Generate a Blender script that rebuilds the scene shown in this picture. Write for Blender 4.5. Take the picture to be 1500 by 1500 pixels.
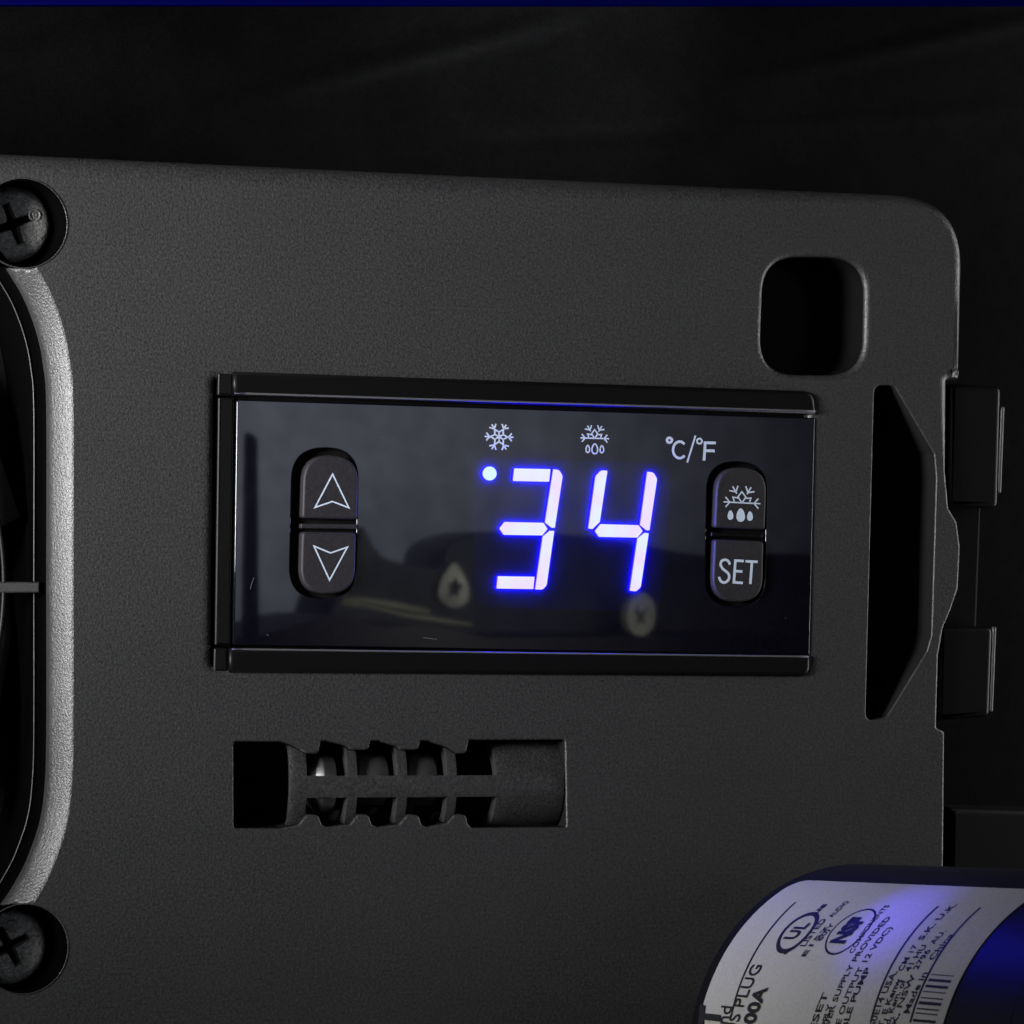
import bpy, bmesh, math, random
from mathutils import Vector, Matrix
from mathutils.geometry import tessellate_polygon
R = math.radians
random.seed(4)
for o in list(bpy.data.objects): bpy.data.objects.remove(o)
scn = bpy.context.scene
MM = 0.001            # every length below is in millimetres, scaled to metres here

# ---------------------------------------------------------------- camera
FPX = 5700.0          # focal length in pixels of a 1500 px wide picture
CAM = Vector((-160.265, -428.297, -3.562))
yaw, pitch, roll = R(20.3558), R(0.67378), R(0.96877)
FW = Vector((math.sin(yaw)*math.cos(pitch), math.cos(yaw)*math.cos(pitch), math.sin(pitch)))
r_ = FW.cross(Vector((0, 0, 1))).normalized(); u_ = r_.cross(FW)
RT = r_*math.cos(roll) + u_*math.sin(roll)
UP = -r_*math.sin(roll) + u_*math.cos(roll)
cd = bpy.data.cameras.new('camera'); cam = bpy.data.objects.new('camera', cd)
scn.collection.objects.link(cam); scn.camera = cam
cd.sensor_fit = 'HORIZONTAL'; cd.sensor_width = 36; cd.lens = FPX/1500*36
cd.clip_start = 0.01; cd.clip_end = 20
m = Matrix((RT, UP, -FW)).transposed().to_4x4(); m.translation = CAM*MM
cam.matrix_world = m
cd.dof.use_dof = True; cd.dof.focus_distance = 0.455; cd.dof.aperture_fstop = 170

# ---------------------------------------------------------------- world, light, exposure
w = bpy.data.worlds.new('World'); scn.world = w; w.use_nodes = True
bg = w.node_tree.nodes['Background']; bg.inputs[0].default_value = (.95, .97, 1, 1); bg.inputs[1].default_value = 0.004
scn.view_settings.view_transform = 'Standard'; scn.view_settings.look = 'None'
scn.view_settings.exposure = 0; scn.view_settings.gamma = 1; scn.view_settings.use_curve_mapping = False

def lamp(name, loc, target, size, power, color=(1, 1, 1), kind='AREA', size_y=None, spot=60, blend=1):
    d = bpy.data.lights.new(name, kind); d.energy = power; d.color = color
    if kind == 'AREA':
        d.size = size*MM
        if size_y: d.shape = 'RECTANGLE'; d.size_y = size_y*MM
        else: d.shape = 'DISK'
    else:
        d.shadow_soft_size = size*MM
        if kind == 'SPOT': d.spot_size = R(spot); d.spot_blend = blend
    o = bpy.data.objects.new(name, d); scn.collection.objects.link(o)
    o.location = Vector(loc)*MM
    o.rotation_euler = (Vector(target)-Vector(loc)).to_track_quat('-Z', 'Y').to_euler()
    return o
key = lamp('key_lamp', (-262, -100, 30), (-62, 0, 30), 90, .185, (1, 1, 1)); key.data.spread = R(52)
lamp('front_fill', (-330, -430, 90), (-20, 0, 10), 160, .16, (.97, .98, 1))  # weak unseen fill added from the front
lamp('side_lamp', (190, -10, 5), (-20, 0, 0), 14, .20, (1, 1, 1), size_y=160)
lamp('sheen_fill', (170, -600, 120), (262, -900, 42), 20, 12.5, (.92, .95, 1), 'SPOT', spot=64)  # unseen spot added to light the reflector board
lamp('boss_fill', (240, -540, -10), (235, -640, -30), 8, 2.0, (1, 1, .9), 'SPOT', spot=85)  # unseen spot added to brighten the mirrored bosses
lamp('liner_fill', (22, 4, 96), (12, 31, 64), 5, .22, (.9, .93, 1), 'SPOT', spot=80)  # unseen spot added for a brighter patch on the liner

# ---------------------------------------------------------------- pixel -> point on a plane standing at depth y
def ray(x, y): return (FW + RT*((x-750)/FPX) - UP*((y-750)/FPX)).normalized()
def P(x, y, d=0.0):
    v = ray(x, y); return CAM + v*((d-CAM.y)/v.y)
def REF(x, y, d):     # where the lens mirrors that spot, on a plane at depth d behind the camera
    h = P(x, y, 0); v = ray(x, y); v = Vector((v.x, -v.y, v.z)); return h + v*((d-h.y)/v.y)

# ---------------------------------------------------------------- helpers
def thing(name, label, cat, loc=(0, 0, 0), group=None, kind=None):
    o = bpy.data.objects.new(name, None); scn.collection.objects.link(o)
    o.location = Vector(loc)*MM; o.empty_display_size = .01
    tag(o, label, cat, group, kind); return o
def tag(o, label=None, cat=None, group=None, kind=None):
    if label: o['label'] = label
    if cat: o['category'] = cat
    if group: o['group'] = group
    if kind: o['kind'] = kind
    return o
def world_loc(o):
    v = Vector((0, 0, 0))
    while o: v += o.location; o = o.parent
    return v
class MB:
    def __init__(s): s.v = []; s.f = []; s.sm = []
    def add(s, vs, fs, smooth=False):
        b = len(s.v); s.v += [Vector(v) for v in vs]
        for f in fs: s.f.append([b+i for i in f]); s.sm.append(smooth)
    def build(s, name, mat, parent=None, label=None):
        base = world_loc(parent) if parent else Vector((0, 0, 0))
        org = Vector((0, 0, 0))
        me = bpy.data.meshes.new(name)
        me.from_pydata([tuple(v*MM-base-org) for v in s.v], [], s.f); me.update()
        for p, q in zip(me.polygons, s.sm): p.use_smooth = q
        me.materials.append(mat)
        o = bpy.data.objects.new(name, me); scn.collection.objects.link(o)
        if parent: o.parent = parent
        if label: o['label'] = label
        return o
def area2(l): return sum(l[i].x*l[(i+1) % len(l)].y - l[(i+1) % len(l)].x*l[i].y for i in range(len(l)))/2
def ccw(l): return l if area2(l) > 0 else list(reversed(l))
def inset(l, w):      # l: counter-clockwise 2-D loop, shrink by w
    n = len(l); out = []
    for i in range(n):
        a, b, c = l[i-1], l[i], l[(i+1) % n]
        d1 = (b-a); d2 = (c-b)
        if d1.length < 1e-9: d1 = d2
        if d2.length < 1e-9: d2 = d1
        d1 = d1.normalized(); d2 = d2.normalized()
        n1 = Vector((-d1.y, d1.x)); n2 = Vector((-d2.y, d2.x))
        k = (n1+n2)
        if k.length < 1e-6: k = n1.copy()
        k.normalize(); out.append(b + k*((w[i] if isinstance(w, list) else w)/max(.35, k.dot(n1))))
    return out
def rp(pts, rad, seg=7):                       # rounded polygon; rad is a number or a list
    n = len(pts); pts = [Vector(p) for p in pts]; out = []
    if not isinstance(rad, (list, tuple)): rad = [rad]*n
    for i in range(n):
        a, b, c = pts[i-1], pts[i], pts[(i+1) % n]; r = rad[i]
        if r <= 0: out.append(b); continue
        d1 = (a-b).normalized(); d2 = (c-b).normalized()
        ang = math.acos(max(-1, min(1, d1.dot(d2))))
        t = min(r/math.tan(ang/2), (a-b).length*.49, (c-b).length*.49)
        p0 = b+d1*t; p2 = b+d2*t
        for k in range(seg+1):
            s = k/seg; q = p0*(1-s)**2 + b*2*s*(1-s) + p2*s*s
            q2 = q; out.append(q2)
    return out
def catmull(pts, n=6, closed=True):
    pts = [Vector(p) for p in pts]; out = []; N = len(pts)
    rng = range(N) if closed else range(N-1)
    for i in rng:
        if closed: p0, p1, p2, p3 = pts[i-1], pts[i], pts[(i+1) % N], pts[(i+2) % N]
        else: p0, p1, p2, p3 = pts[max(0, i-1)], pts[i], pts[i+1], pts[min(N-1, i+2)]
        for k in range(n):
            t = k/n
            out.append(.5*((2*p1)+(p2-p0)*t+(2*p0-5*p1+4*p2-p3)*t*t+(3*p1-p0-3*p2+p3)*t**3))
    if not closed: out.append(pts[-1])
    return out
def ell(cx, cy, rx, ry=None, n=48, a0=0):
    ry = ry or rx
    return [Vector((cx+rx*math.cos(a0+2*math.pi*i/n), cy+ry*math.sin(a0+2*math.pi*i/n))) for i in range(n)]
def xz(loop_px, d): return ccw([Vector((p.x, p.z)) for p in (P(q[0], q[1], d) for q in loop_px)])
def slab_mb(outer, y, T, bevel=(.2, .2), holes=(), seg=5, hole_back=True, mb=None, a_range=(0, 90), wfun=None):
    """outer / holes: 2-D loops in mm (x,z). Front face at depth y, back at y+T. holes: (loop, w, h[, a0, a1])"""
    mb = mb or MB(); L = ccw(outer); w, h = bevel
    def rows(loop, w, h, solid, a0=0, a1=90):
        rr = []
        for k in range(seg+1):
            a = k/seg
            if (a0, a1) == (0, 90): s, c = math.sin(a*math.pi/2), 1-math.cos(a*math.pi/2)
            else:                                   # a band whose slope runs from a0 to a1
                s0, s1 = R(a0), R(a1)
                s = (math.sin(s0+(s1-s0)*a)-math.sin(s0))/(math.sin(s1)-math.sin(s0))
                c = (math.cos(s0)-math.cos(s0+(s1-s0)*a))/(math.cos(s0)-math.cos(s1))
            ins = (w-w*s) if solid else w*s
            if solid and wfun:
                fs = [wfun(p) for p in loop]
                rr.append([Vector((p.x, y+h*c*f, p.y)) for p, f in zip(inset(loop, [ins*f for f in fs]), fs)]); continue
            rr.append([Vector((p.x, y+h*c, p.y)) for p in (inset(loop, ins) if ins else loop)])
        rr.append([Vector((p.x, y+T, p.z)) for p in rr[-1]])
        return rr
    sets = [(rows(L, w, h, True, *a_range), True)]
    for H in holes:
        lp = ccw(H[0]); sets.append((rows(lp, H[1], H[2], False, *(H[3:5] if len(H) > 3 else (0, 90))), False))
    first = []
    for rr, solid in sets:
        n = len(rr[0]); b = len(mb.v)
        for row in rr: mb.v += row
        for k in range(len(rr)-1):
            for i in range(n):
                j = (i+1) % n
                q = [b+k*n+i, b+k*n+j, b+(k+1)*n+j, b+(k+1)*n+i]
                mb.f.append(q[::-1] if solid else q); mb.sm.append(k < len(rr)-2)
        first.append((b, n, b+(len(rr)-1)*n))
    for which in (0, 2):
        loops = []; idx = []
        for (f0, n, fl), (rr, solid) in zip(first, sets):
            st = f0 if which == 0 else fl
            ids = list(range(st, st+n))
            if not solid: ids = ids[::-1]
            loops.append([Vector((mb.v[i].x, mb.v[i].z, 0)) for i in ids]); idx += ids
        for t in tessellate_polygon(loops):
            tri = [idx[i] for i in t]
            a, b_, c = (mb.v[i] for i in tri)
            nrm = (b_-a).cross(c-a)
            if nrm.length < 1e-12: continue
            want = -1 if which == 0 else 1
            if nrm.y*want < 0: tri = tri[::-1]
            mb.f.append(tri); mb.sm.append(False)
    return mb
def slab(name, px, y, T, bevel, mat, parent, holes=(), label=None, **k):
    return slab_mb(xz(px, y), y, T, bevel, holes, **k).build(name, mat, parent, label)
def ribbon(mb, pts, width, closed=False, M=None):   # flat stroke; M maps 2-D to 3-D
    pts = [Vector(p) for p in pts]; n = len(pts); L = []; Rr = []
    for i in range(n):
        a = pts[i-1] if (i > 0 or closed) else None
        c = pts[(i+1) % n] if (i < n-1 or closed) else None
        b = pts[i]
        d1 = (b-a).normalized() if a is not None else (c-b).normalized()
        d2 = (c-b).normalized() if c is not None else d1
        n1 = Vector((-d1.y, d1.x)); n2 = Vector((-d2.y, d2.x)); k = (n1+n2)
        k = k.normalized() if k.length > 1e-6 else n1
        s = width/2/max(.3, k.dot(n1))
        L.append(b+k*s); Rr.append(b-k*s)
    b = len(mb.v); mb.v += [M(p) for p in L]+[M(p) for p in Rr]
    for i in range(n if closed else n-1):
        j = (i+1) % n; mb.f.append([b+i, b+j, b+n+j, b+n+i]); mb.sm.append(False)
def fillpoly(mb, pts, M):
    b = len(mb.v); mb.v += [M(p) for p in pts]; mb.f.append(list(range(b, b+len(pts)))); mb.sm.append(False)
def tube(mb, path, r, n=10, closed=False):
    N = len(path); b = len(mb.v)
    for i in range(N):
        a = path[i-1] if (i > 0 or closed) else path[i]; c = path[(i+1) % N] if (i < N-1 or closed) else path[i]
        d = (c-a).normalized(); s = d.cross(Vector((0, 1, 0)));
        if s.length < 1e-3: s = d.cross(Vector((1, 0, 0)))
        s.normalize(); t = s.cross(d)
        for k in range(n):
            q = 2*math.pi*k/n; mb.v.append(path[i]+s*(r*math.cos(q))+t*(r*math.sin(q)))
    for i in range(N if closed else N-1):
        for k in range(n):
            j = (i+1) % N; mb.f.append([b+i*n+k, b+i*n+(k+1) % n, b+j*n+(k+1) % n, b+j*n+k]); mb.sm.append(True)
    if not closed:
        mb.f.append([b+k for k in range(n)]); mb.f.append([b+(N-1)*n+k for k in range(n)][::-1]); mb.sm += [False, False]

# ---------------------------------------------------------------- materials
def mat(name, col, rough=.5, spec=.5, metal=0, grain=None, noise=0, coat=0, em=None, ems=0, blotch=0, rvar=0):
    """grain=(cells per mm, bump height mm, strength); noise = fine colour mottling; blotch = soft large variation"""
    mt = bpy.data.materials.new(name); mt.use_nodes = True; nt = mt.node_tree; nt.nodes.clear()
    out = nt.nodes.new('ShaderNodeOutputMaterial'); b = nt.nodes.new('ShaderNodeBsdfPrincipled')
    nt.links.new(b.outputs[0], out.inputs[0])
    b.inputs['Base Color'].default_value = (*col, 1); b.inputs['Roughness'].default_value = rough
    b.inputs['Specular IOR Level'].default_value = spec; b.inputs['Metallic'].default_value = metal
    b.inputs['Coat Weight'].default_value = coat; b.inputs['Coat Roughness'].default_value = .03
    if em: b.inputs['Emission Color'].default_value = (*em, 1); b.inputs['Emission Strength'].default_value = ems
    if grain or noise or blotch or rvar:
        geo = nt.nodes.new('ShaderNodeNewGeometry'); mp = nt.nodes.new('ShaderNodeVectorMath'); mp.operation = 'SCALE'
        mp.inputs['Scale'].default_value = 1000; nt.links.new(geo.outputs['Position'], mp.inputs[0])
    def nz(scale, detail=2, rg=.5):
        n = nt.nodes.new('ShaderNodeTexNoise'); n.inputs['Scale'].default_value = scale
        n.inputs['Detail'].default_value = detail; n.inputs['Roughness'].default_value = rg
        nt.links.new(mp.outputs[0], n.inputs['Vector']); return n
    if grain:
        n = nz(grain[0], 3, .6); bp = nt.nodes.new('ShaderNodeBump')
        bp.inputs['Distance'].default_value = grain[1]*MM; bp.inputs['Strength'].default_value = grain[2]
        nt.links.new(n.outputs['Fac'], bp.inputs['Height']); nt.links.new(bp.outputs[0], b.inputs['Normal'])
    if noise or blotch:
        a = nz(3.2, 2, .7); c = nz(.09, 4, .55)
        def ramp(src, amt):
            r = nt.nodes.new('ShaderNodeMapRange'); r.inputs['From Min'].default_value = .25; r.inputs['From Max'].default_value = .75
            r.inputs['To Min'].default_value = 1-amt; r.inputs['To Max'].default_value = 1+amt
            nt.links.new(src.outputs['Fac'], r.inputs['Value']); return r
        ra, rb = ramp(a, noise), ramp(c, blotch)
        mu = nt.nodes.new('ShaderNodeMath'); mu.operation = 'MULTIPLY'
        nt.links.new(ra.outputs[0], mu.inputs[0]); nt.links.new(rb.outputs[0], mu.inputs[1])
        sc = nt.nodes.new('ShaderNodeVectorMath'); sc.operation = 'SCALE'; sc.inputs[0].default_value = col
        nt.links.new(mu.outputs[0], sc.inputs['Scale']); nt.links.new(sc.outputs[0], b.inputs['Base Color'])
    if rvar:
        n = nz(.5, 5, .65); r = nt.nodes.new('ShaderNodeMapRange')
        r.inputs['To Min'].default_value = max(0, rough-rvar); r.inputs['To Max'].default_value = rough+rvar
        nt.links.new(n.outputs['Fac'], r.inputs['Value']); nt.links.new(r.outputs[0], b.inputs['Roughness'])
    return mt
M_panel = mat('textured_panel_plastic', (.030, .030, .0305), .37, .5, grain=(3.8, .085, 1), noise=.6, blotch=.06)
def uneven(mt, c1, c2):
    nt = mt.node_tree; b = next(n for n in nt.nodes if n.type == 'BSDF_PRINCIPLED')
    g = nt.nodes.new('ShaderNodeNewGeometry'); n = nt.nodes.new('ShaderNodeTexNoise'); n.inputs['Scale'].default_value = 330
    n.inputs['Detail'].default_value = 1; nt.links.new(g.outputs['Position'], n.inputs['Vector'])
    cr = nt.nodes.new('ShaderNodeValToRGB'); cr.color_ramp.elements[0].position = .35; cr.color_ramp.elements[1].position = .65
    cr.color_ramp.elements[0].color = (*c1, 1); cr.color_ramp.elements[1].color = (*c2, 1)
    nt.links.new(n.outputs['Fac'], cr.inputs[0]); nt.links.new(cr.outputs[0], b.inputs['Emission Color'])
M_black = mat('black_plastic', (.0035, .0035, .0035), .48, .2, grain=(4, .03, .3), noise=.2)
M_char = mat('recess_shade_charcoal', (.012, .012, .012), 1, 0)
M_void = mat('shade_black', (.0012, .0012, .0012), 1, 0)  # near-black puts the shade of screw bores and fan housing into the colour
M_dark = mat('dull_black_plastic', (.0035, .0035, .0035), .5, .2, grain=(3, .04, .4))
M_deep = mat('matte_black_plastic', (.003, .003, .003), .8, .15)
M_gloss = mat('glossy_black_plastic', (.002, .002, .002), .42, .18, grain=(.8, .02, .25))
M_lens = mat('smoked_display_lens', (.003, .003, .006), .02, .5, noise=.4, rvar=.008)
M_film = mat('blue_glow_film', (.0030, .0030, .013), .02, .5, noise=.3, rvar=.008)
M_button = mat('rubber_button', (.020, .018, .022), .6, .3, grain=(5, .03, .4), noise=.35)
M_print = mat('pale_blue_print', (.52, .60, .74), .5, .3, noise=.1)
M_digit = mat('lit_digit', (.1, .1, .3), .4, 0, em=(.80, .76, 8), ems=1)
uneven(M_digit, (.80, .66, 3), (.72, .80, 3))
M_dot = mat('lit_indicator_dot', (.1, .1, .3), .4, 0, em=(.62, .88, 8), ems=1)
M_edge = mat('digit_light_edge', (.02, .02, .3), .4, 0, em=(.12, .04, 330), ems=1)
M_screw = mat('dark_zinc_screw', (.26, .26, .25), .42, .5, metal=.4, grain=(2.0, .16, 1), noise=.6, rvar=.2)
M_steel = mat('bright_steel', (.75, .75, .75), .3, .5, metal=1)
M_glint_scratch = mat('glint_and_scratch_grey', (.09, .09, .09), .35, .5)  # pale grey shared by the painted rail glints and the lens scratches
M_grey = mat('satin_grey_plastic', (.045, .045, .045), .38, .5, grain=(3, .04, .5), noise=.25)
M_wall = mat('black_liner', (.0018, .0018, .0018), .5, .05, grain=(1.1, .05, .4), noise=.4, blotch=.4, rvar=.12)
M_paper = mat('label_paper', (.36, .355, .315), .6, .3, noise=.12, blotch=.03)
M_ink = mat('label_ink', (.012, .011, .012), .5, .3)
M_blue = mat('made_up_strip_blue', (.001, .001, .045), .6, 0)
M_can = mat('black_canister_plastic', (.004, .004, .004), .45, .25, grain=(2, .03, .4), noise=.3)
M_board = mat('pale_sheen_board', (.42, .44, .51), .9, .1, blotch=.25)
M_streak = mat('pale_streak', (.30, .31, .24), .5, .3)
M_boss = mat('dull_metal_boss', (.3, .31, .28), .6, .3, blotch=.6, noise=.3)
M_occ = mat('dark_occluder', (.012, .012, .013), .5, .2)
M_occgrey = mat('grey_occluder', (.09, .095, .11), .6, .2, blotch=.3)

# ================================================================ SETTING: black liner behind and above the panel
def liner():
    mb = MB(); nx, nz_ = 420, 300; b = 0
    x0, x1, z0, z1 = -150, 190, -150, 150
    creases = [((200, 185), (860, 18), -.55, 1.2), ((990, 140), (1560, 20), .5, .8), ((660, 212), (1500, 165), .4, .8), ((-60, 70), (330, -40), .6, 1.5)]
    segs = []
    for a, c, hgt, wd in creases:
        pa, pc = P(*a, 30), P(*c, 30); segs.append((Vector((pa.x, pa.z)), Vector((pc.x, pc.z)), hgt, wd))
    def hgt(x, z):
        y = 30 - .0025*max(0, z-35)**2
        for a, c, h, wd in segs:
            d = c-a; t = max(0, min(1, (Vector((x, z))-a).dot(d)/d.dot(d))); q = (Vector((x, z))-a-d*t).length
            y -= h*math.exp(-(q/wd)**2)*math.sin(math.pi*min(1, max(.0, t*1.0)))**.5
        return y + .5*math.sin(x*.05+z*.03)
    for j in range(nz_+1):
        for i in range(nx+1):
            x = x0+(x1-x0)*i/nx; z = z0+(z1-z0)*j/nz_; mb.v.append(Vector((x, hgt(x, z), z)))
    for j in range(nz_):
        for i in range(nx):
            a = j*(nx+1)+i; mb.f.append([a, a+1, a+nx+2, a+nx+1]); mb.sm.append(True)
    o = mb.build('cabinet_liner', M_wall); tag(o, kind='structure'); return o
liner()
# reflector board added behind the camera to give the display lens its sheen
wl = MB(); wl.add([(120, -900, -160), (620, -900, -160), (620, -900, 260), (120, -900, 260)], [(0, 1, 2, 3)])
tag(wl.build('sheen_board', M_board), kind='structure')

# ================================================================ CONTROL PANEL
panel = thing('control_panel', 'textured dark grey plastic panel with cut-outs around the lit display', 'panel')
fan_open = catmull([(108, 600), (108, 850), (108, 1080), (105, 1160), (98, 1210), (85, 1252), (66, 1296), (30, 1352), (-20, 1400), (-90, 1432), (-200, 1450),
                    (-500, 1458), (-800, 1450), (-950, 1380), (-1020, 1250), (-1040, 860), (-1020, 480), (-950, 340), (-800, 268), (-500, 256), (-200, 262),
                    (-90, 278), (-20, 306), (25, 350), (55, 393), (75, 430), (93, 480), (103, 530)], 5)
sq_open = rp([(1112, 366), (1278, 368), (1275, 560), (1105, 558)], 64, 10)
disp_open = rp([(300, 538), (1200, 567), (1192, 997), (295, 992)], [26, 30, 30, 26], 8)
grille_px = [(105, 90), (300, 90), (345, 103), (378, 122), (402, 136), (440, 137), (450, 88), (480, 86), (500, 92), (562, 106), (575, 122), (636, 123), (646, 86),
             (690, 86), (700, 93), (758, 108), (772, 122), (832, 122), (842, 86), (882, 86), (896, 94), (955, 112), (990, 136), (1020, 137), (1030, 84), (1422, 82),
             (1428, 442), (1045, 445), (1026, 425), (1018, 392), (984, 392), (955, 425), (870, 442), (846, 430), (832, 394), (800, 392), (766, 430), (680, 442),
             (650, 430), (636, 392), (605, 392), (575, 430), (480, 442), (454, 430), (440, 394), (404, 392), (372, 432), (300, 447), (106, 447)]
gz = lambda x, y: (300+x/2.679, 1050+y/2.679)
grille_open = rp([gz(*p) for p in grille_px], [9, 12, 5, 5, 4, 4, 4, 4, 4, 4, 4, 4, 4, 4, 4, 4, 4, 4, 4, 4, 4, 4, 4, 4, 4, 6, 6] + [4]*19 + [12, 12, 8][:3], 4)
trap_open = rp([(1279, 562), (1311, 562), (1371, 664), (1374, 700), (1367, 930), (1360, 955), (1300, 1053), (1266, 1060)], [14, 14, 10, 10, 10, 10, 14, 14], 5)
pane_out = rp([(-1250, 170), (0, 223), (700, 256), (1414, 289), (1408, 556), (1390, 557), (1385, 690), (1390, 745), (1402, 764), (1407, 800), (1404, 862), (1394, 892),
               (1382, 920), (1375, 960), (1372, 1066), (1384, 1072), (1382, 1300), (1378, 1800), (-1250, 1800)],
              [0, 0, 0, 105, 3, 3, 12, 8, 8, 12, 12, 10, 10, 8, 3, 3, 0, 0, 0], 12)
mbp = slab_mb(xz(pane_out, 0), 0, 4, (2.6, 2.4),
              [(xz(fan_open, 0), 2.2, 2.6, 38, 56), (xz(sq_open, 0), .8, .7), (xz(disp_open, 0), 1.25, .75), (xz(grille_open, 0), .26, .26), (xz(trap_open, 0), .2, .25)], seg=6,
              wfun=lambda p: 1.0 if (p.x < 46 and p.y > 30) else (.5 if p.y > 17.5 else .13))
face = mbp.build('faceplate', M_panel, panel)
# bore the two screw holes
SC = [(34, 327, 64, 20, 328, 20), (35, 1390, 64, 14, 1387, 27)]
for (cx, cy, rr, hx, hy, ang) in SC:
    cm = slab_mb(xz(ell(cx, cy, rr+1), 0), -3, 12, (.01, .01), seg=1).build('bore_cutter', M_panel)
    bmd = face.modifiers.new('bore', 'BOOLEAN'); bmd.operation = 'DIFFERENCE'; bmd.solver = 'EXACT'; bmd.object = cm
    bpy.context.view_layer.update()
    dg = bpy.context.evaluated_depsgraph_get()
    nm = bpy.data.meshes.new_from_object(face.evaluated_get(dg)); face.modifiers.clear(); face.data = nm
    bpy.data.objects.remove(cm)
# liners of the screw bores
for (cx, cy, rr, hx, hy, ang) in SC:
    c = P(cx, cy, 0); rad = (P(cx+rr, cy, 0)-c).length; mb = MB(); n = 56
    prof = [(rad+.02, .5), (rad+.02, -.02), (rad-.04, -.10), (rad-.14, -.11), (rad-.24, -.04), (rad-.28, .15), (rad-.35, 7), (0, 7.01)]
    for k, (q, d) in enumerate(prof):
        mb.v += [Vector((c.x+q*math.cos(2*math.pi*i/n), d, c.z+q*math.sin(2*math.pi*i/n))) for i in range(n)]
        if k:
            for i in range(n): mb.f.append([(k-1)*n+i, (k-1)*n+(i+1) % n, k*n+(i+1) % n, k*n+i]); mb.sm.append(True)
    mb.build('screw_cup', M_void, panel, 'lining coloured black for shade, sunk around the screw head')
    mb = MB(); tube(mb, [Vector((c.x+(rad+.03)*math.cos(i*math.pi/32), -.03, c.z+(rad+.03)*math.sin(i*math.pi/32))) for i in range(64)], .09, 8, True)
    mb.build('cup_rim', M_panel, panel)
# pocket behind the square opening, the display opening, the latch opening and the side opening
def pocket(name, px, grow, y0, y1, m, draft=0):  # dark lining covers the lit walls, shade is in its colour
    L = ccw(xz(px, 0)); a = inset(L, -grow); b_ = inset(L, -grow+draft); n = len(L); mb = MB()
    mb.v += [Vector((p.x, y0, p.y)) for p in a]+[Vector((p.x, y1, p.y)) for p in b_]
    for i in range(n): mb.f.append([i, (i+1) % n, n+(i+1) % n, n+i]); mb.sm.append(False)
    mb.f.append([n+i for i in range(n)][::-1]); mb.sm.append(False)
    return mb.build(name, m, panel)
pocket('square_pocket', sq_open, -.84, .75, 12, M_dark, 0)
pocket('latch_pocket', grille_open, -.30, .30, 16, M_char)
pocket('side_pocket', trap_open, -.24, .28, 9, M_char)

# the latch grille: a half-round barrel pierced by two rows of windows
def grille():
    Wz = 1050+272/2.679                                   # axis row
    zc = P(700, Wz, 0).z; rad = (P(700, gz(0, 86)[1], 0).z-P(700, gz(0, 445)[1], 0).z)/2
    ring = lambda x: P(gz(x, 270)[0], Wz, 0).x
    # column edges (zoom px) and whether a column is a solid ring
    cols = [(335, 402, 1), (402, 562, 0), (562, 600, 1), (600, 758, 0), (758, 796, 1), (796, 953, 0), (953, 990, 1), (990, 1148, 0), (1148, 1412, 1)]
    NA = 36; mb = MB(); A0, A1 = -84, 84
    sp = math.degrees(math.asin((42/2.679)*.0804/rad))
    def pt(x, a, rr):   # centre of the barrel sits so that its front touches depth 0.15
        e = 0
        if x < 345: e = (345-x)/12*.25
        k = .5 if x < 1146 else .85
        return Vector((ring(x), (.1+rad*k)-(rr-e)*k*math.cos(R(a)), zc+(rr-e)*math.sin(R(a))))
    angs = sorted(set([A0+(A1-A0)*i/NA for i in range(NA+1)]+[-sp, sp]))
    seen = {}
    xs = []
    for c0, c1, s in cols:
        k = 4 if s else 2
        xs += [(c0+(c1-c0)*i/k, c0+(c1-c0)*(i+1)/k, s) for i in range(k)]
    def vid(x, a):
        key = (round(x, 2), round(a, 3))
        if key not in seen: seen[key] = len(mb.v); mb.v.append(pt(x, a, rad))
        return seen[key]
    for x0, x1, s in xs:
        for a, b_ in zip(angs, angs[1:]):
            mid = (a+b_)/2
            if s or abs(mid) < sp: mb.f.append([vid(x0, a), vid(x1, a), vid(x1, b_), vid(x0, b_)]); mb.sm.append(True)
    o = mb.build('latch_grille', M_panel, panel, 'half-round latch barrel with two rows of windows')
    md = o.modifiers.new('thick', 'SOLIDIFY'); md.thickness = 1.5*MM; md.offset = -1
    bv = o.modifiers.new('soft', 'BEVEL'); bv.width = .22*MM; bv.segments = 3; bv.limit_method = 'ANGLE'; bv.angle_limit = R(40)
    # inner cams seen through the windows, and the steel pin
    for c0, c1 in ((604, 735), (800, 925)):
        mb = MB(); N = 18
        for x in (c0, c0+6, c1-6, c1):
            rr = rad*(.52 if x in (c0, c1) else .56)
            mb.v += [Vector((ring(x), 3.5-rr*.95*math.cos(R(-90+180*i/N))*.9, zc+.6+rr*math.sin(R(-90+180*i/N)))) for i in range(N+1)]
        for k in range(3):
            for i in range(N): mb.f.append([k*(N+1)+i, (k+1)*(N+1)+i, (k+1)*(N+1)+i+1, k*(N+1)+i+1]); mb.sm.append(True)
        mb.f.append(list(range(N+1))); mb.f.append([3*(N+1)+i for i in range(N+1)][::-1]); mb.sm += [False, False]
        mb.build('latch_cam', M_grey, panel, 'small rounded cam behind the latch windows')
    mb = MB(); path = [Vector((ring(x), 3.0, zc+.2)) for x in (392, 414, 428, 470, 480, 522)]; N = 24
    rr_ = [.5, 1.8, 2.2, 3.45, 3.5, 3.3]
    b = 0
    for p, q in zip(path, rr_):
        mb.v += [p+Vector((0, -q*math.cos(2*math.pi*i/N)*.8, q*math.sin(2*math.pi*i/N))) for i in range(N)]
    for k in range(5):
        for i in range(N): mb.f.append([k*N+i, (k+1)*N+i, (k+1)*N+(i+1) % N, k*N+(i+1) % N]); mb.sm.append(True)
    mb.build('steel_pin', M_steel, panel, 'bright steel pin behind the first latch window')
grille()

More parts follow.
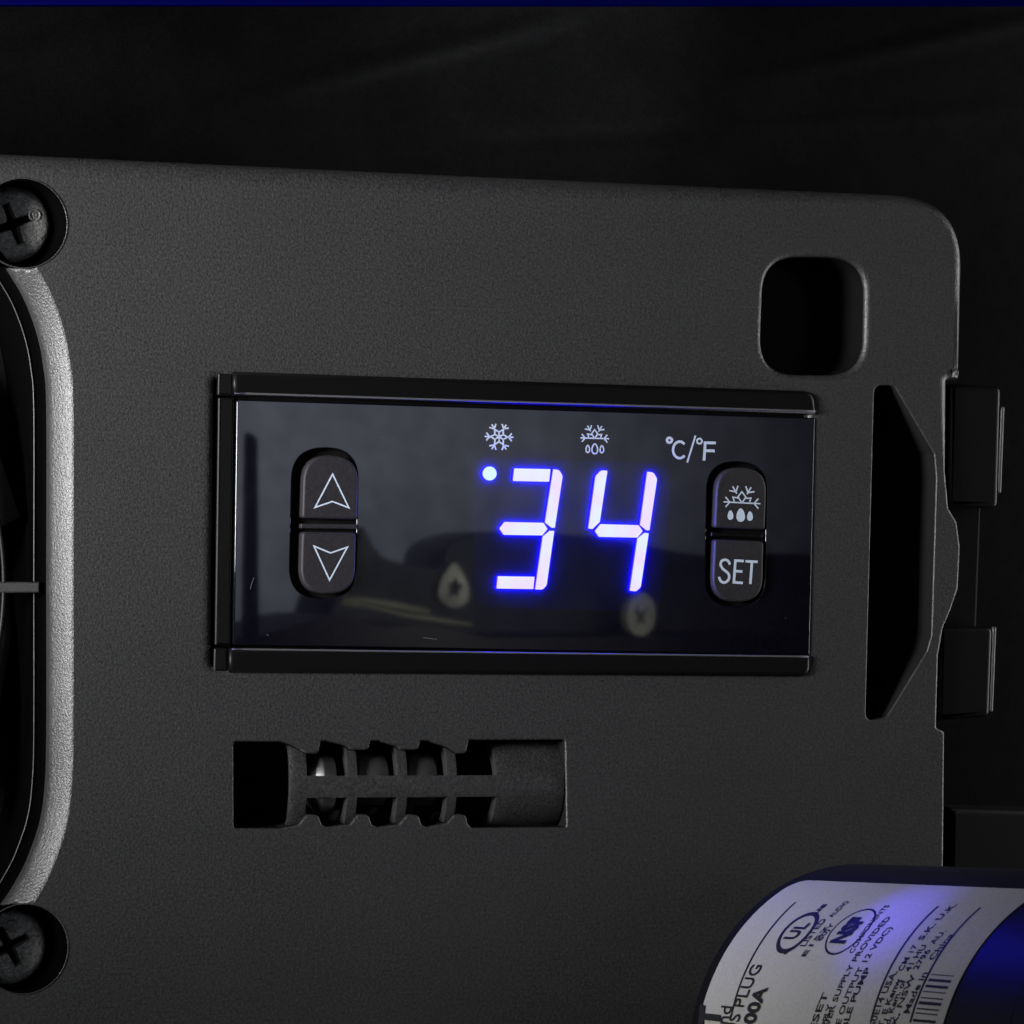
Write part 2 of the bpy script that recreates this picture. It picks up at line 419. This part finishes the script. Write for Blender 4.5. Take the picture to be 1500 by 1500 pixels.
# ================================================================ SCREWS
def screw(hx, hy, ang, label, grp, pip):
    c = P(hx, hy, 4.3); t = thing('panel_screw', label, 'screw', (c.x, 4.3, c.z), grp)
    rad = (P(hx+55, hy, 4.3)-c).length
    cr = []; a, l = .62, 2.55
    for k in range(4):
        for q in ((a, -a), (l*.98, -a*.86), (l*.98, a*.86), (a, a)): pass
    pts = []
    for k in range(4):
        th = R(ang+90*k); cs, sn = math.cos(th), math.sin(th)
        for (x, z) in ((a*1.05, -a*1.05), (l, -a*.9), (l, a*.9)): pts.append((c.x+x*cs-z*sn, c.z+x*sn+z*cs))
    cross = rp(pts, .13, 3)
    outer = [Vector((c.x+rad*math.cos(q*2*math.pi/64), c.z+rad*math.sin(q*2*math.pi/64))) for q in range(64)]
    slab_mb(outer, 4.3, 2.4, (1.0, .75), [(cross, .2, .2)], seg=5).build('head', M_screw, t)
    # sloping floor of the cross recess
    mb = MB(); mb.v.append(Vector((c.x, 6.6, c.z)))
    for p in cross: mb.v.append(Vector((p.x, 5.7, p.y)))
    n = len(cross)
    for i in range(n): mb.f.append([0, 1+i, 1+(i+1) % n]); mb.sm.append(False)
    mb.build('cross_recess', M_deep, t)
    mb = MB(); q = P(*pip, 4.25)
    tube(mb, [Vector((q.x+.62*math.cos(i*math.pi/9), 4.28, q.z+.62*math.sin(i*math.pi/9))) for i in range(18)], .13, 8, True)
    tube(mb, [Vector((q.x+.22*math.cos(i*math.pi/5), 4.28, q.z+.22*math.sin(i*math.pi/5))) for i in range(10)], .1, 8, True)
    mb.build('raised_mark', M_screw, t)
screw(20, 328, 22, 'black cross-head screw at the top left above the fan opening', 'screws at the fan corners', (51, 315))
screw(14, 1387, 28, 'black cross-head screw at the bottom left below the fan opening', 'screws at the fan corners', (18, 1356))

# ================================================================ FAN
fan = thing('cooling_fan', 'dark cooling fan inside the bright rimmed opening at the left edge', 'fan', tuple(P(-470, 858, 15)))
L0 = ccw(xz(fan_open, 0))
def ringwall(name, prof, m):
    mb = MB(); n = len(L0)
    for k, (ins, d) in enumerate(prof):
        mb.v += [Vector((p.x, d, p.y)) for p in inset(L0, ins)]
        if k:
            for i in range(n): mb.f.append([(k-1)*n+i, (k-1)*n+(i+1) % n, k*n+(i+1) % n, k*n+i]); mb.sm.append(True)
    return mb.build(name, m, fan)
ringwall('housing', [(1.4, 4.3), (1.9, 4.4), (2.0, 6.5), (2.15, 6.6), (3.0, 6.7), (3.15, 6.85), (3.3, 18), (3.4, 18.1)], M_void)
cF = P(-470, 858, 6)
def frame_rim():
    mb = MB(); tube(mb, [Vector((p.x, 6.6, p.y)) for p in inset(L0, 3.0)], .08, 6, True); mb.build('frame_rim', M_grey, fan)
frame_rim()
def arc_ring(name, px_x, d, r, m):
    e = P(px_x, 858, d); rx = e.x-cF.x; mb = MB()
    tube(mb, [Vector((cF.x+rx*math.cos(t*math.pi/90), d, cF.z+rx*1.02*math.sin(t*math.pi/90))) for t in range(180)], r, 12, True)
    mb.build(name, m, fan)
arc_ring('guard_ring', 6, 5.5, .3, M_black)
arc_ring('guard_ring', -70, 5.5, .5, M_grey)
arc_ring('guard_ring', -150, 5.5, .5, M_grey)
slab('guard_spoke', [(-300, 851), (58, 852), (58, 869), (-300, 869)], 5.2, 1.0, (.25, .2), M_grey, fan)
slab('guard_spoke', [(-470, 1200), (-460, 1190), (-150, 858), (-140, 866)], 5.2, 1.0, (.25, .2), M_grey, fan)
hub = MB()
for k in range(7):
    a0 = k*2*math.pi/7+.35; mb = MB(); N = 8
    for i in range(N+1):
        q = i/N; rr = 14+q*25.5
        for s in (0, .25, .5, .75, 1):
            a = a0+(s-.5)*.72+q*.22
            mb.v.append(Vector((cF.x+rr*math.cos(a), 9+8*s-1.5*math.sin(s*math.pi), cF.z+rr*math.sin(a))))
    for i in range(N):
        for s in range(4): b = i*5+s; mb.f.append([b, b+1, b+6, b+5]); mb.sm.append(True)
    o = mb.build('fan_blade', M_grey, fan); md = o.modifiers.new('t', 'SOLIDIFY'); md.thickness = .9*MM
slab_mb([Vector((cF.x+14.5*math.cos(q*math.pi/24), cF.z+14.5*math.sin(q*math.pi/24))) for q in range(48)], 8, 8, (1, 1)).build('hub', M_black, fan)
bk = MB(); n = len(L0); bk.v = [Vector((p.x, 18.1, p.y)) for p in inset(L0, 2.5)]; bk.f = [list(range(n))]; bk.sm = [False]; bk.build('back_plate', M_deep, fan)

# ================================================================ TEMPERATURE CONTROLLER
ctl = thing('temperature_controller', 'black framed temperature controller showing 34 in lit blue digits', 'thermostat display')
slab('body', rp([(318, 543), (1195, 572), (1187, 991), (312, 985)], [3, 18, 18, 3]), 1.6, 9, (.3, .3), M_deep, ctl)
def rail(px, y, bev, rad):
    return slab('frame_rail', rp(px, rad, 5), y, 2.6, bev, M_gloss, ctl)
rail([(343, 544), (1193, 573), (1196, 607), (343, 579)], -.6, (.5, .5), [0, 22, 0, 0])
rail([(337, 950), (1187, 960), (1187, 991), (337, 985)], -.6, (.5, .45), [0, 0, 20, 0])
def glint(p0, p1, d, rr):  # pale tube painted in as the glint along a rail
    mb = MB(); a, b_ = P(*p0, d), P(*p1, d); tube(mb, [a+(b_-a)*q for q in (0, .02, .5, .98, 1)], rr, 10); mb.build('rail_glint', M_glint_scratch, ctl)
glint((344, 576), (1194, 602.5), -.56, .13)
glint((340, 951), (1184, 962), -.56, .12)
slab('frame_side', rp([(320, 545), (342, 546), (341, 580), (319, 579)], 2), .1, 2, (.25, .2), M_black, ctl)
slab('frame_side', rp([(320, 582), (344, 583), (338, 947), (315, 945)], 2), .25, 2, (.3, .25), M_black, ctl)
slab('frame_side', rp([(314, 949), (334, 949), (334, 985), (313, 984)], 3), .1, 2, (.3, .25), M_black, ctl)
well_l = rp([(427, 655), (526, 655), (522, 879), (422, 878)], 49, 10)
well_r = rp([(1035, 674), (1125, 677), (1121, 890), (1031, 889)], 44, 10)
LY = -.15
lens_px = rp([(347, 585), (1194, 612), (1186, 960), (342, 945)], [4, 3, 3, 4], 4)
slab('display_lens', lens_px, LY, 1.2, (.16, .16), M_lens, ctl, holes=[(xz(well_l, LY), .14, .14), (xz(well_r, LY), .14, .14)])
for wpx, xs in ((well_l, 0), (well_r, 1)):
    lp = xz(wpx, LY); lp = inset(ccw(lp), -.2); n = len(lp); mb = MB(); mb.v = [Vector((p.x, .95, p.y)) for p in lp]; mb.f = [list(range(n))]; mb.sm = [False]
    mb.build('button_well', M_deep, ctl)
BY = -.75
def button(px, rad, label):
    return slab('button', rp(px, rad, 9), BY, 1.6, (.3, .3), M_button, ctl, label=label)
b_up = button([(446, 666), (526, 668), (524, 761), (443, 759)], [44, 44, 6, 6], 'button with an upward arrow')
b_dn = button([(443, 779), (522, 780), (520, 871), (440, 869)], [6, 6, 42, 42], 'button with a downward arrow')
b_df = button([(1051, 684), (1124, 686), (1121, 776), (1047, 773)], [40, 40, 5, 5], 'button with a snowflake and drops')
b_st = button([(1047, 790), (1119, 793), (1117, 883), (1043, 880)], [5, 5, 38, 38], 'button reading SET')
slab('divider_bar', rp([(441, 767), (523, 768), (523, 775), (441, 774)], 2), -.35, 1.3, (.12, .15), M_button, ctl)
slab('divider_bar', rp([(1042, 779), (1117, 783), (1117, 788), (1042, 786)], 2), -.35, 1.3, (.12, .15), M_gloss, ctl)
slab('digit_glow_film', rp([(692, 668), (986, 680), (968, 898), (694, 888)], 30, 8), LY-.004, .01, (.0005, .001), M_film, ctl, seg=1)  # bluer film added around the digits, puts their halo into its colour
# --- lit segments
zz = lambda x, y: (680+x/3.75, 580+y/3.75)
SEG = [[(275, 398), (474, 402), (467, 471), (268, 467)],
       [(489, 403), (522, 406), (541, 440), (498, 724), (480, 724), (444, 695)],
       [(193, 728), (221, 692), (436, 697), (458, 731), (429, 766), (217, 763)],
       [(495, 741), (453, 1040), (432, 1064), (390, 1063), (432, 772), (468, 741)],
       [(185, 990), (387, 993), (380, 1061), (178, 1058)],
       [(752, 408), (787, 411), (745, 692), (705, 731), (682, 728), (722, 440)],
       [(1006, 416), (1040, 420), (1060, 455), (1018, 738), (1001, 738), (966, 709)],
       [(718, 742), (748, 704), (958, 710), (981, 743), (951, 778), (740, 774)],
       [(1014, 754), (970, 1050), (946, 1074), (910, 1070), (952, 782), (990, 752)]]
RD = [2, [0, 18, 18, 3, 3, 3], 4, [3, 18, 18, 2, 3, 3], 2, [18, 2, 3, 3, 3, 18], [2, 18, 18, 3, 3, 3], 4, [2, 16, 16, 2, 3, 3]]
def lit(o):
    o.data.materials.append(M_edge)
    for p in o.data.polygons:
        if abs(p.normal.y) < .5: p.material_index = 1
for s, rd in zip(SEG, RD):
    rd = [r/3.75*1.5 for r in rd] if isinstance(rd, list) else rd/2
    lit(slab('lit_segment', rp([zz(*p) for p in s], rd, 4), LY-.36, .35, (.01, .01), M_digit, ctl, seg=1))
lit(slab('indicator_light', ell(717.3, 693.6, 10.2, n=32), LY-.36, .35, (.01, .01), M_dot, ctl, label='round lit dot left of the digits', seg=1))
for k, sc in enumerate(([(366.5, 863), (368.5, 855), (372, 846)], [(391, 929), (393.5, 931.5)], [(560, 640), (561.5, 641)], [(1150, 905), (1151.4, 906.2)], [(620, 934), (640, 936.5)])):
    mb = MB(); ribbon(mb, sc, .9, False, lambda p: P(p[0], p[1], LY-.01)); mb.build('scratch', M_glint_scratch, ctl)
# --- printing
lay = [0]
def MP(depth):
    def f(p): return P(p[0], p[1], depth)
    return f
def strokes(name, lst, width, depth, parent, fills=()):
    mb = MB()
    for k, s in enumerate(lst):
        closed = isinstance(s, tuple); pts = s[0] if closed else s
        ribbon(mb, pts, width, closed, MP(depth-.02-.004*k))
    for s in fills: fillpoly(mb, s, MP(depth-.02))
    return mb.build(name, M_print, parent)
def flake(cx, cy, s, half=False, sk=0):
    pol = lambda r, a: (cx+r*s*math.cos(R(a)), cy-r*s*math.sin(R(a)) + r*s*math.cos(R(a))*sk)
    out = []
    arms = [0, 60, 120, 180] if half else [0, 60, 120, 180, 240, 300]
    for a in arms:
        out.append([pol(.55, a), pol(1, a)])
        out.append([pol(.93, a+17), pol(.66, a), pol(.93, a-17)])
    if half:
        out.append([pol(.62, 180), pol(.62, 0)])
        out.append([pol(.42, 172), pol(.56, 150), pol(.28, 118)]); out.append([pol(.42, 8), pol(.56, 30), pol(.28, 62)])
        out.append([pol(.0, 0), pol(.38, 55), pol(.60, 90), pol(.38, 125), pol(0, 0)])
    else:
        for a in arms:
            out.append([pol(0, 0), pol(.36, a+30)]); out.append([pol(.34, a-30), pol(.60, a), pol(.34, a+30)])
    return out
def drop(cx, cy, rx, ry, n=20):
    return [(cx+rx*math.sin(t)*(1-.25*math.cos(t)*1.0), cy-ry*math.cos(t)) for t in (2*math.pi*i/n for i in range(n))]
strokes('snowflake_print', flake(731, 640, 21, sk=.03), 2.3, LY, ctl)
strokes('defrost_print', flake(871, 642, 21, True, sk=.03)+[(drop(861, 657.5, 2.6, 5.2),), (drop(871.3, 657.5, 4.2, 7.2),), (drop(881.6, 658, 2.6, 5.2),)], 2.0, LY, ctl)
arc = lambda cx, cy, rx, ry, a0, a1, n=18: [(cx+rx*math.cos(R(a0+(a1-a0)*i/n)), cy-ry*math.sin(R(a0+(a1-a0)*i/n))) for i in range(n+1)]
strokes('unit_print', [([tuple(p) for p in ell(980.6, 644.8, 3.6, n=20)],), arc(995.5, 659, 9.6, 12.2, 42, 318)], 3.6, LY, ctl)
strokes('unit_print', [[(1018.8, 638), (1006.6, 677.5)], ([tuple(p) for p in ell(1024.6, 646.2, 3.7, n=20)],)], 2.5, LY, ctl)
strokes('unit_print', [[(1031.3, 674.8), (1033, 648.6), (1048.8, 648.8)], [(1032.4, 660), (1047, 660.6)]], 4.0, LY, ctl)
strokes('arrow_print', [([(487.2, 694.5), (511, 743.8), (486.8, 734.5), (461.5, 743.3)],)], 2.1, BY, b_up)
strokes('arrow_print', [([(460, 800), (484.2, 810), (508.8, 801.5), (482.8, 849.8)],)], 2.1, BY, b_dn)
strokes('defrost_print', flake(1086.8, 736.5, 27, True, sk=.05), 2.0, BY, b_df, [drop(1070, 754.5, 4.2, 7), drop(1085, 754.5, 6.2, 10), drop(1098.6, 756, 4.2, 7)])
S_ = catmull([(1069.2, 827), (1066.5, 821.6), (1061.8, 820), (1057, 822), (1055.6, 827.5), (1058.5, 833), (1063, 836.5), (1067.4, 841), (1068, 847), (1064.4, 852), (1059.6, 853.2), (1055.4, 850.6), (1053.2, 845)], 4, False)
strokes('set_print', [[tuple(p) for p in S_], [(1089.6, 821.8), (1077.2, 821.2), (1075, 853), (1088, 854)], [(1076.2, 836.6), (1087.6, 837.2)],
                      [(1092, 822.2), (1110, 823)], [(1101.4, 824.4), (1099.2, 855.4)]], 3.7, BY, b_st)

# ================================================================ HINGE
hinge = bpy.data.objects.new('hinge', None); scn.collection.objects.link(hinge); hinge.parent = panel; hinge.location = P(1420, 800, 6)*MM; hinge.empty_display_size = .01
slab('knuckle', rp([(1392, 562), (1468, 566), (1463, 745), (1388, 742)], [3, 10, 10, 3], 6), 1.2, 9, (.7, .7), M_gloss, hinge)
slab('knuckle', rp([(1376, 918), (1456, 918), (1451, 1050), (1373, 1056)], [3, 10, 10, 3], 6), 1.2, 9, (.7, .7), M_gloss, hinge)
def highlight_tube(name, p0, p1, d, rr):  # lighter grey tube standing in for the highlight on an edge
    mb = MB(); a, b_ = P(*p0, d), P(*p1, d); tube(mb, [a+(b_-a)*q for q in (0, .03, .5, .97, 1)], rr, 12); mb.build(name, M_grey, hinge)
highlight_tube('fin_highlight', (1373.5, 702), (1366, 930), .5, .33)
highlight_tube('knuckle_highlight', (1468, 596), (1463, 722), 1.6, .28)
highlight_tube('knuckle_highlight', (1456, 918), (1451, 1042), 1.6, .28)
slab('hinge_plate', rp([(1384, 690), (1440, 690), (1430, 960), (1378, 960)], 4), 5, 6, (.5, .5), M_deep, hinge)
sb = slab('side_bracket', rp([(1392, 1183), (1620, 1190), (1620, 1290), (1390, 1290)], [4, 4, 4, 4]), 8, 8, (.8, .8), M_black, None)

tag(sb, 'low black bracket behind the grey panel edge, just above the power supply', 'bracket')

# ================================================================ CANISTER WITH ITS LABEL
P0 = Vector((33.199, -26.322, -60.170)); AX = Vector((0.10112227, -0.9929862, 0.06125917)).normalized(); CR = 22.37
K = AX.cross(Vector((0, 0, 1))).normalized(); Wv = K.cross(AX)
if Wv.z < 0: Wv = -Wv; K = -K
def cyl(t, ph, r=CR): return P0+AX*t+(K*math.cos(ph)+Wv*math.sin(ph))*r
def chit(x, y):
    d = ray(x, y); o = CAM-P0; dp = d-AX*d.dot(AX); op = o-AX*o.dot(AX)
    A = dp.dot(dp); B = dp.dot(op); c = op.dot(op)-CR*CR; D = max(0, B*B-A*c)
    h = CAM+d*((-B-math.sqrt(D))/A); v = h-P0
    return Vector((v.dot(AX), math.atan2(v.dot(Wv), v.dot(K))))
can = thing('power_supply', 'black round power supply with a curved white ratings sticker at the lower right', 'power supply', tuple(P0))
def lathe(prof, n=96):
    mb = MB()
    for k, (t, r) in enumerate(prof):
        mb.v += [cyl(t, 2*math.pi*i/n, r) for i in range(n)]
        if k:
            for i in range(n): mb.f.append([(k-1)*n+i, (k-1)*n+(i+1) % n, k*n+(i+1) % n, k*n+i]); mb.sm.append(True)
    return mb
lathe([(-2.6, 3), (-2.6, CR-1.0), (-2.4, CR-.4), (-1.9, CR-.06), (62, CR-.06), (62.4, CR-.06)]).build('body', M_can, can)
lathe([(-26, 3), (-26, 7), (-2.5, 7)]).build('neck', M_void, can)
lathe([(62.2, CR-.3), (62.2, CR+.9), (62.7, CR+1.4), (64, CR+1.5), (84, CR+1.5), (85, CR+.8), (85.2, 2)]).build('collar', M_can, can)
pa, pb = chit(1190, 1292), chit(1480, 1300)
phT = (pa.y+pb.y)/2
TW = 49.3
sgn = 1 if chit(1100, 1450).y > phT else -1
def label_sheet():
    mb = MB(); N = 80; Mx = 44; span = R(118); rc = 2.2
    rows_ = [span*(i/N)**1.3 for i in range(N+1)]
    for d in rows_:
        s = d*CR; e = rc-math.sqrt(max(0, rc*rc-(rc-min(rc, s))**2))
        for j in range(Mx+1): mb.v.append(cyl(e+(TW-2*e)*j/Mx, phT+sgn*d, CR+.04))
    for i in range(N):
        for j in range(Mx): a = i*(Mx+1)+j; mb.f.append([a, a+1, a+Mx+2, a+Mx+1]); mb.sm.append(True)
    return mb.build('ratings_sticker', M_paper, can)
sticker = label_sheet()
def text_mesh(body, bold=0):
    c = bpy.data.curves.new('txt', 'FONT'); c.body = body; c.size = 1; c.offset = bold; c.resolution_u = 3
    o = bpy.data.objects.new('txt', c); scn.collection.objects.link(o); bpy.context.view_layer.update()
    me = bpy.data.meshes.new_from_object(o.evaluated_get(bpy.context.evaluated_depsgraph_get()))
    bpy.data.objects.remove(o)
    return [v.co.copy() for v in me.vertices], [list(p.vertices) for p in me.polygons]
def label_text(name, body, p0, p1, h, bold=.0, r=.10):
    """baseline runs from pixel p0 to pixel p1 (start, end); h is capital height in mm"""
    a, b_ = chit(*p0), chit(*p1); vs, fs = text_mesh(body, bold)
    xm = max(v.x for v in vs); x0 = min(v.x for v in vs)
    mb = MB()
    for v in vs:
        q = (v.x-x0)/(xm-x0); mb.v.append(cyl(a.x+(b_.x-a.x)*q - (v.y-.35)*h/.7, a.y+(b_.y-a.y)*q, CR+r+max(0, h-1.3)*.04))
    mb.f = fs; mb.sm = [False]*len(fs); return mb.build(name, M_ink, sticker)
def CM(r): return lambda p: cyl(p[0], p[1]/CR, CR+r)
def rule(name, p0, p1, w=.42, r=.06):
    a, b_ = chit(*p0), chit(*p1); mb = MB()
    t = (a.x+b_.x)/2
    ribbon(mb, [(a.x+(b_.x-a.x)*i/30, (a.y+(b_.y-a.y)*i/30)*CR) for i in range(31)], w, False, CM(r)); mb.build(name, M_ink, sticker)
def extend(p0, p1, k):   # continue a circumferential line beyond the frame
    a, b_ = chit(*p0), chit(*p1); return a, b_
rule('ruled_line', (1166, 1322), (1071, 1492)); rule('ruled_line', (1375, 1328), (1276, 1498)); rule('ruled_line', (1437, 1330), (1334, 1498))
def ring_mark(name, c, ra, rb, w, r=.065):
    q = chit(*c); mb = MB()
    ribbon(mb, [(q.x+ra*math.cos(i*math.pi/24), q.y*CR+rb*math.sin(i*math.pi/24)) for i in range(48)], w, True, CM(r)); return mb.build(name, M_ink, sticker)
ring_mark('certification_mark', (1168, 1365), 2.75, 2.75, .62)
label_text('certification_mark', 'UL', (1156, 1377), (1180, 1353), 2.4, .03)
label_text('certification_mark', 'c', (1148, 1399), (1155, 1390), 1.3, .03)
label_text('certification_mark', 'us', (1192, 1340), (1209, 1325), 1.2, .04)
ring_mark('certification_mark', (1245, 1363), 3.4, 3.3, .28)
label_text('certification_mark', 'NSF', (1226, 1383), (1261, 1345), 2.7, .06)
def lines(lst):
    for s, a, b_, h, bo in lst: label_text('printed_line', s, a, b_, h, bo)
lines([('LISTED', (1176, 1387), (1208, 1347), 1.15, .02), ('E157', (1177, 1402), (1213, 1358), .9, .02), ('AUDIO', (1216, 1345), (1242, 1321), .95, .02), ('60JY', (1200, 1379), (1221, 1353), .95, .02),
       ('T', (1040, 1507), (1043, 1474), 4.4, .05), ('nd', (1059, 1500), (1066, 1474), 2.4, .01),
       ('US PLUG', (1071, 1516), (1111, 1414), 2.3, .01), ('500A', (1094, 1516), (1118, 1446), 2.5, .04),
       ('RESET', (1186, 1528), (1211, 1454), 1.25, .02), ('SUPPLY', (1204, 1524), (1217, 1471), 1.1, .03),
       ('POWER SUPPLY PROVIDED', (1206, 1535), (1303, 1344), 1.0, .02), ('COMPONENTS', (1247, 1397), (1301, 1327), .95, .01),
       ('ABLE OUTPUT 12 VDC)', (1221, 1535), (1305, 1359), 1.05, .02), ('ABLE PUMP', (1234, 1525), (1273, 1418), 1.05, .03),
       ('60E14 USA.', (1278, 1505), (1312, 1423), 1.1, .02), ('T, E Kenw', (1290, 1506), (1318, 1434), 1.0, .03), ('CM 17', (1319, 1423), (1342, 1385), 1.0, .02), ('S.K. U.K.', (1348, 1378), (1400, 1325), 1.0, .02),
       ('Rd, Kem. of', (1298, 1510), (1325, 1436), 1.0, .03), ('41 HU', (1329, 1424), (1355, 1385), 1.0, .02),
       ('X, NSW', (1309, 1506), (1339, 1428), 1.0, .02), ('2796', (1341, 1421), (1361, 1392), 1.0, .02), ('AU.', (1365, 1384), (1384, 1364), 1.0, .02),
       ('Made in', (1328, 1485), (1356, 1425), 1.1, .02), ('China', (1364, 1407), (1395, 1369), 1.1, .02)])
def barcode():
    mb = MB(); t0 = chit(1364, 1429).x; t1 = chit(1398, 1430).x
    y = 1429; bars = [(1429, 1.6), (1437, 4.2), (1446, 4.2), (1454, 1.8), (1463, 2.0), (1470.5, 4.8), (1479, 2.4), (1485.5, 2.0), (1496, 4.4), (1506, 2), (1513, 3), (1522, 4), (1530, 2), (1537, 4)]
    for yy, h in bars:
        q0 = chit(1380-(yy-1430)*.40, yy-h/2).y; q1 = chit(1380-(yy-1430)*.40, yy+h/2).y
        n = len(mb.v); mb.v += [cyl(t0, q0, CR+.06), cyl(t1, q0, CR+.06), cyl(t1, q1, CR+.06), cyl(t0, q1, CR+.06)]; mb.f.append([n, n+1, n+2, n+3]); mb.sm.append(False)
    mb.build('barcode', M_ink, sticker)
barcode()
gq = chit(1308, 1346)
lamp('sticker_blue_fill', tuple(cyl(gq.x-3, gq.y, CR+17)), tuple(cyl(gq.x, gq.y, CR)), 2, .018, (.08, .05, 1), 'SPOT', spot=58, blend=.9)  # unseen blue spot added to tint the sticker

# ================================================================ MADE-UP BLUE STRIP along the very top
st = slab('made_up_strip', [(-300, -60), (1800, -60), (1800, 6.5), (-300, 6.5)], -6, 2, (.1, .1), M_blue, None)
tag(st, 'made-up thin blue strip running along the top edge above the dark liner', 'made-up strip')
lamp('strip_fill', tuple(P(880, -60, -22)), tuple(P(880, 0, -6)), 6, .0003, (.3, .3, 1), 'POINT')  # unseen lamp added to brighten the strip

# ================================================================ occluders and bosses added behind the camera to shape the lens reflection
def mirror_slab(name, px, d, T, m, **k):
    return slab_mb([Vector((q.x, q.z)) for q in (REF(x, y, d+T) for x, y in px)], d, T, (.5, .5), **k).build(name, m)
o = occ = mirror_slab('dark_occluder', [(300, 940), (375, 932), (400, 925), (470, 906), (500, 902), (560, 918), (620, 915), (720, 935), (1260, 930), (1260, 1150), (300, 1150)], -700, 60, M_occ)
tag(o, 'added low dark occluder mirrored along the bottom of the display lens', 'occluder')
o = mirror_slab('grey_occluder', catmull([(527, 785), (560, 816), (640, 834), (660, 800), (720, 780), (860, 785), (1040, 815), (1260, 830), (1260, 1050), (527, 1050)], 4), -760, 40, M_occgrey)
tag(o, 'added dark grey rounded occluder mirrored in the lower half of the display lens', 'occluder')
o = mirror_slab('bar_occluder', rp([(361, 630), (377, 642), (379, 940), (357, 940)], 8), -520, 3, M_occ)
tag(o, 'added upright dark bar mirrored at the left of the display lens', 'post')

for px, rr in (([(497, 884), (535, 888), (560, 893), (590, 901), (628, 906), (690, 915)], .55), ([(500, 880), (530, 879), (575, 886), (628, 897)], 1.1)):
    mb = MB(); tube(mb, [REF(x, y, -637) for x, y in px], rr, 8); mb.build('mirrored_streak', M_streak, occ)  # pale tubes added so the lens mirrors them as streaks
for lab, outer, inner in (('pale teardrop shaped screw boss mirrored left of the lit digits', [(665, 825), (676, 838), (686, 862), (683, 882), (664, 890), (645, 880), (643, 858), (653, 838)],
                           [(668, 842), (671, 852), (679, 858), (673, 866), (672, 876), (664, 872), (655, 876), (657, 864), (654, 856), (662, 852)]),
                          ('pale oval screw boss mirrored below the lit digit four', [(940, 868), (955, 880), (959, 905), (952, 924), (938, 932), (924, 924), (918, 905), (924, 880)],
                           [(934, 885), (938, 897), (950, 888), (944, 905), (947, 917), (939, 912), (930, 920), (932, 906), (928, 895)])):
    d, T = -636, 5
    f = lambda px: ccw([Vector((q.x, q.z)) for q in (REF(x, y, d+T) for x, y in px)])
    o = slab_mb(f(catmull(outer, 5)), d, T, (.2, .2), [(f(catmull(inner, 3)), .2, .2)]).build('screw_boss', M_boss)
    tag(o, lab, 'screw boss')
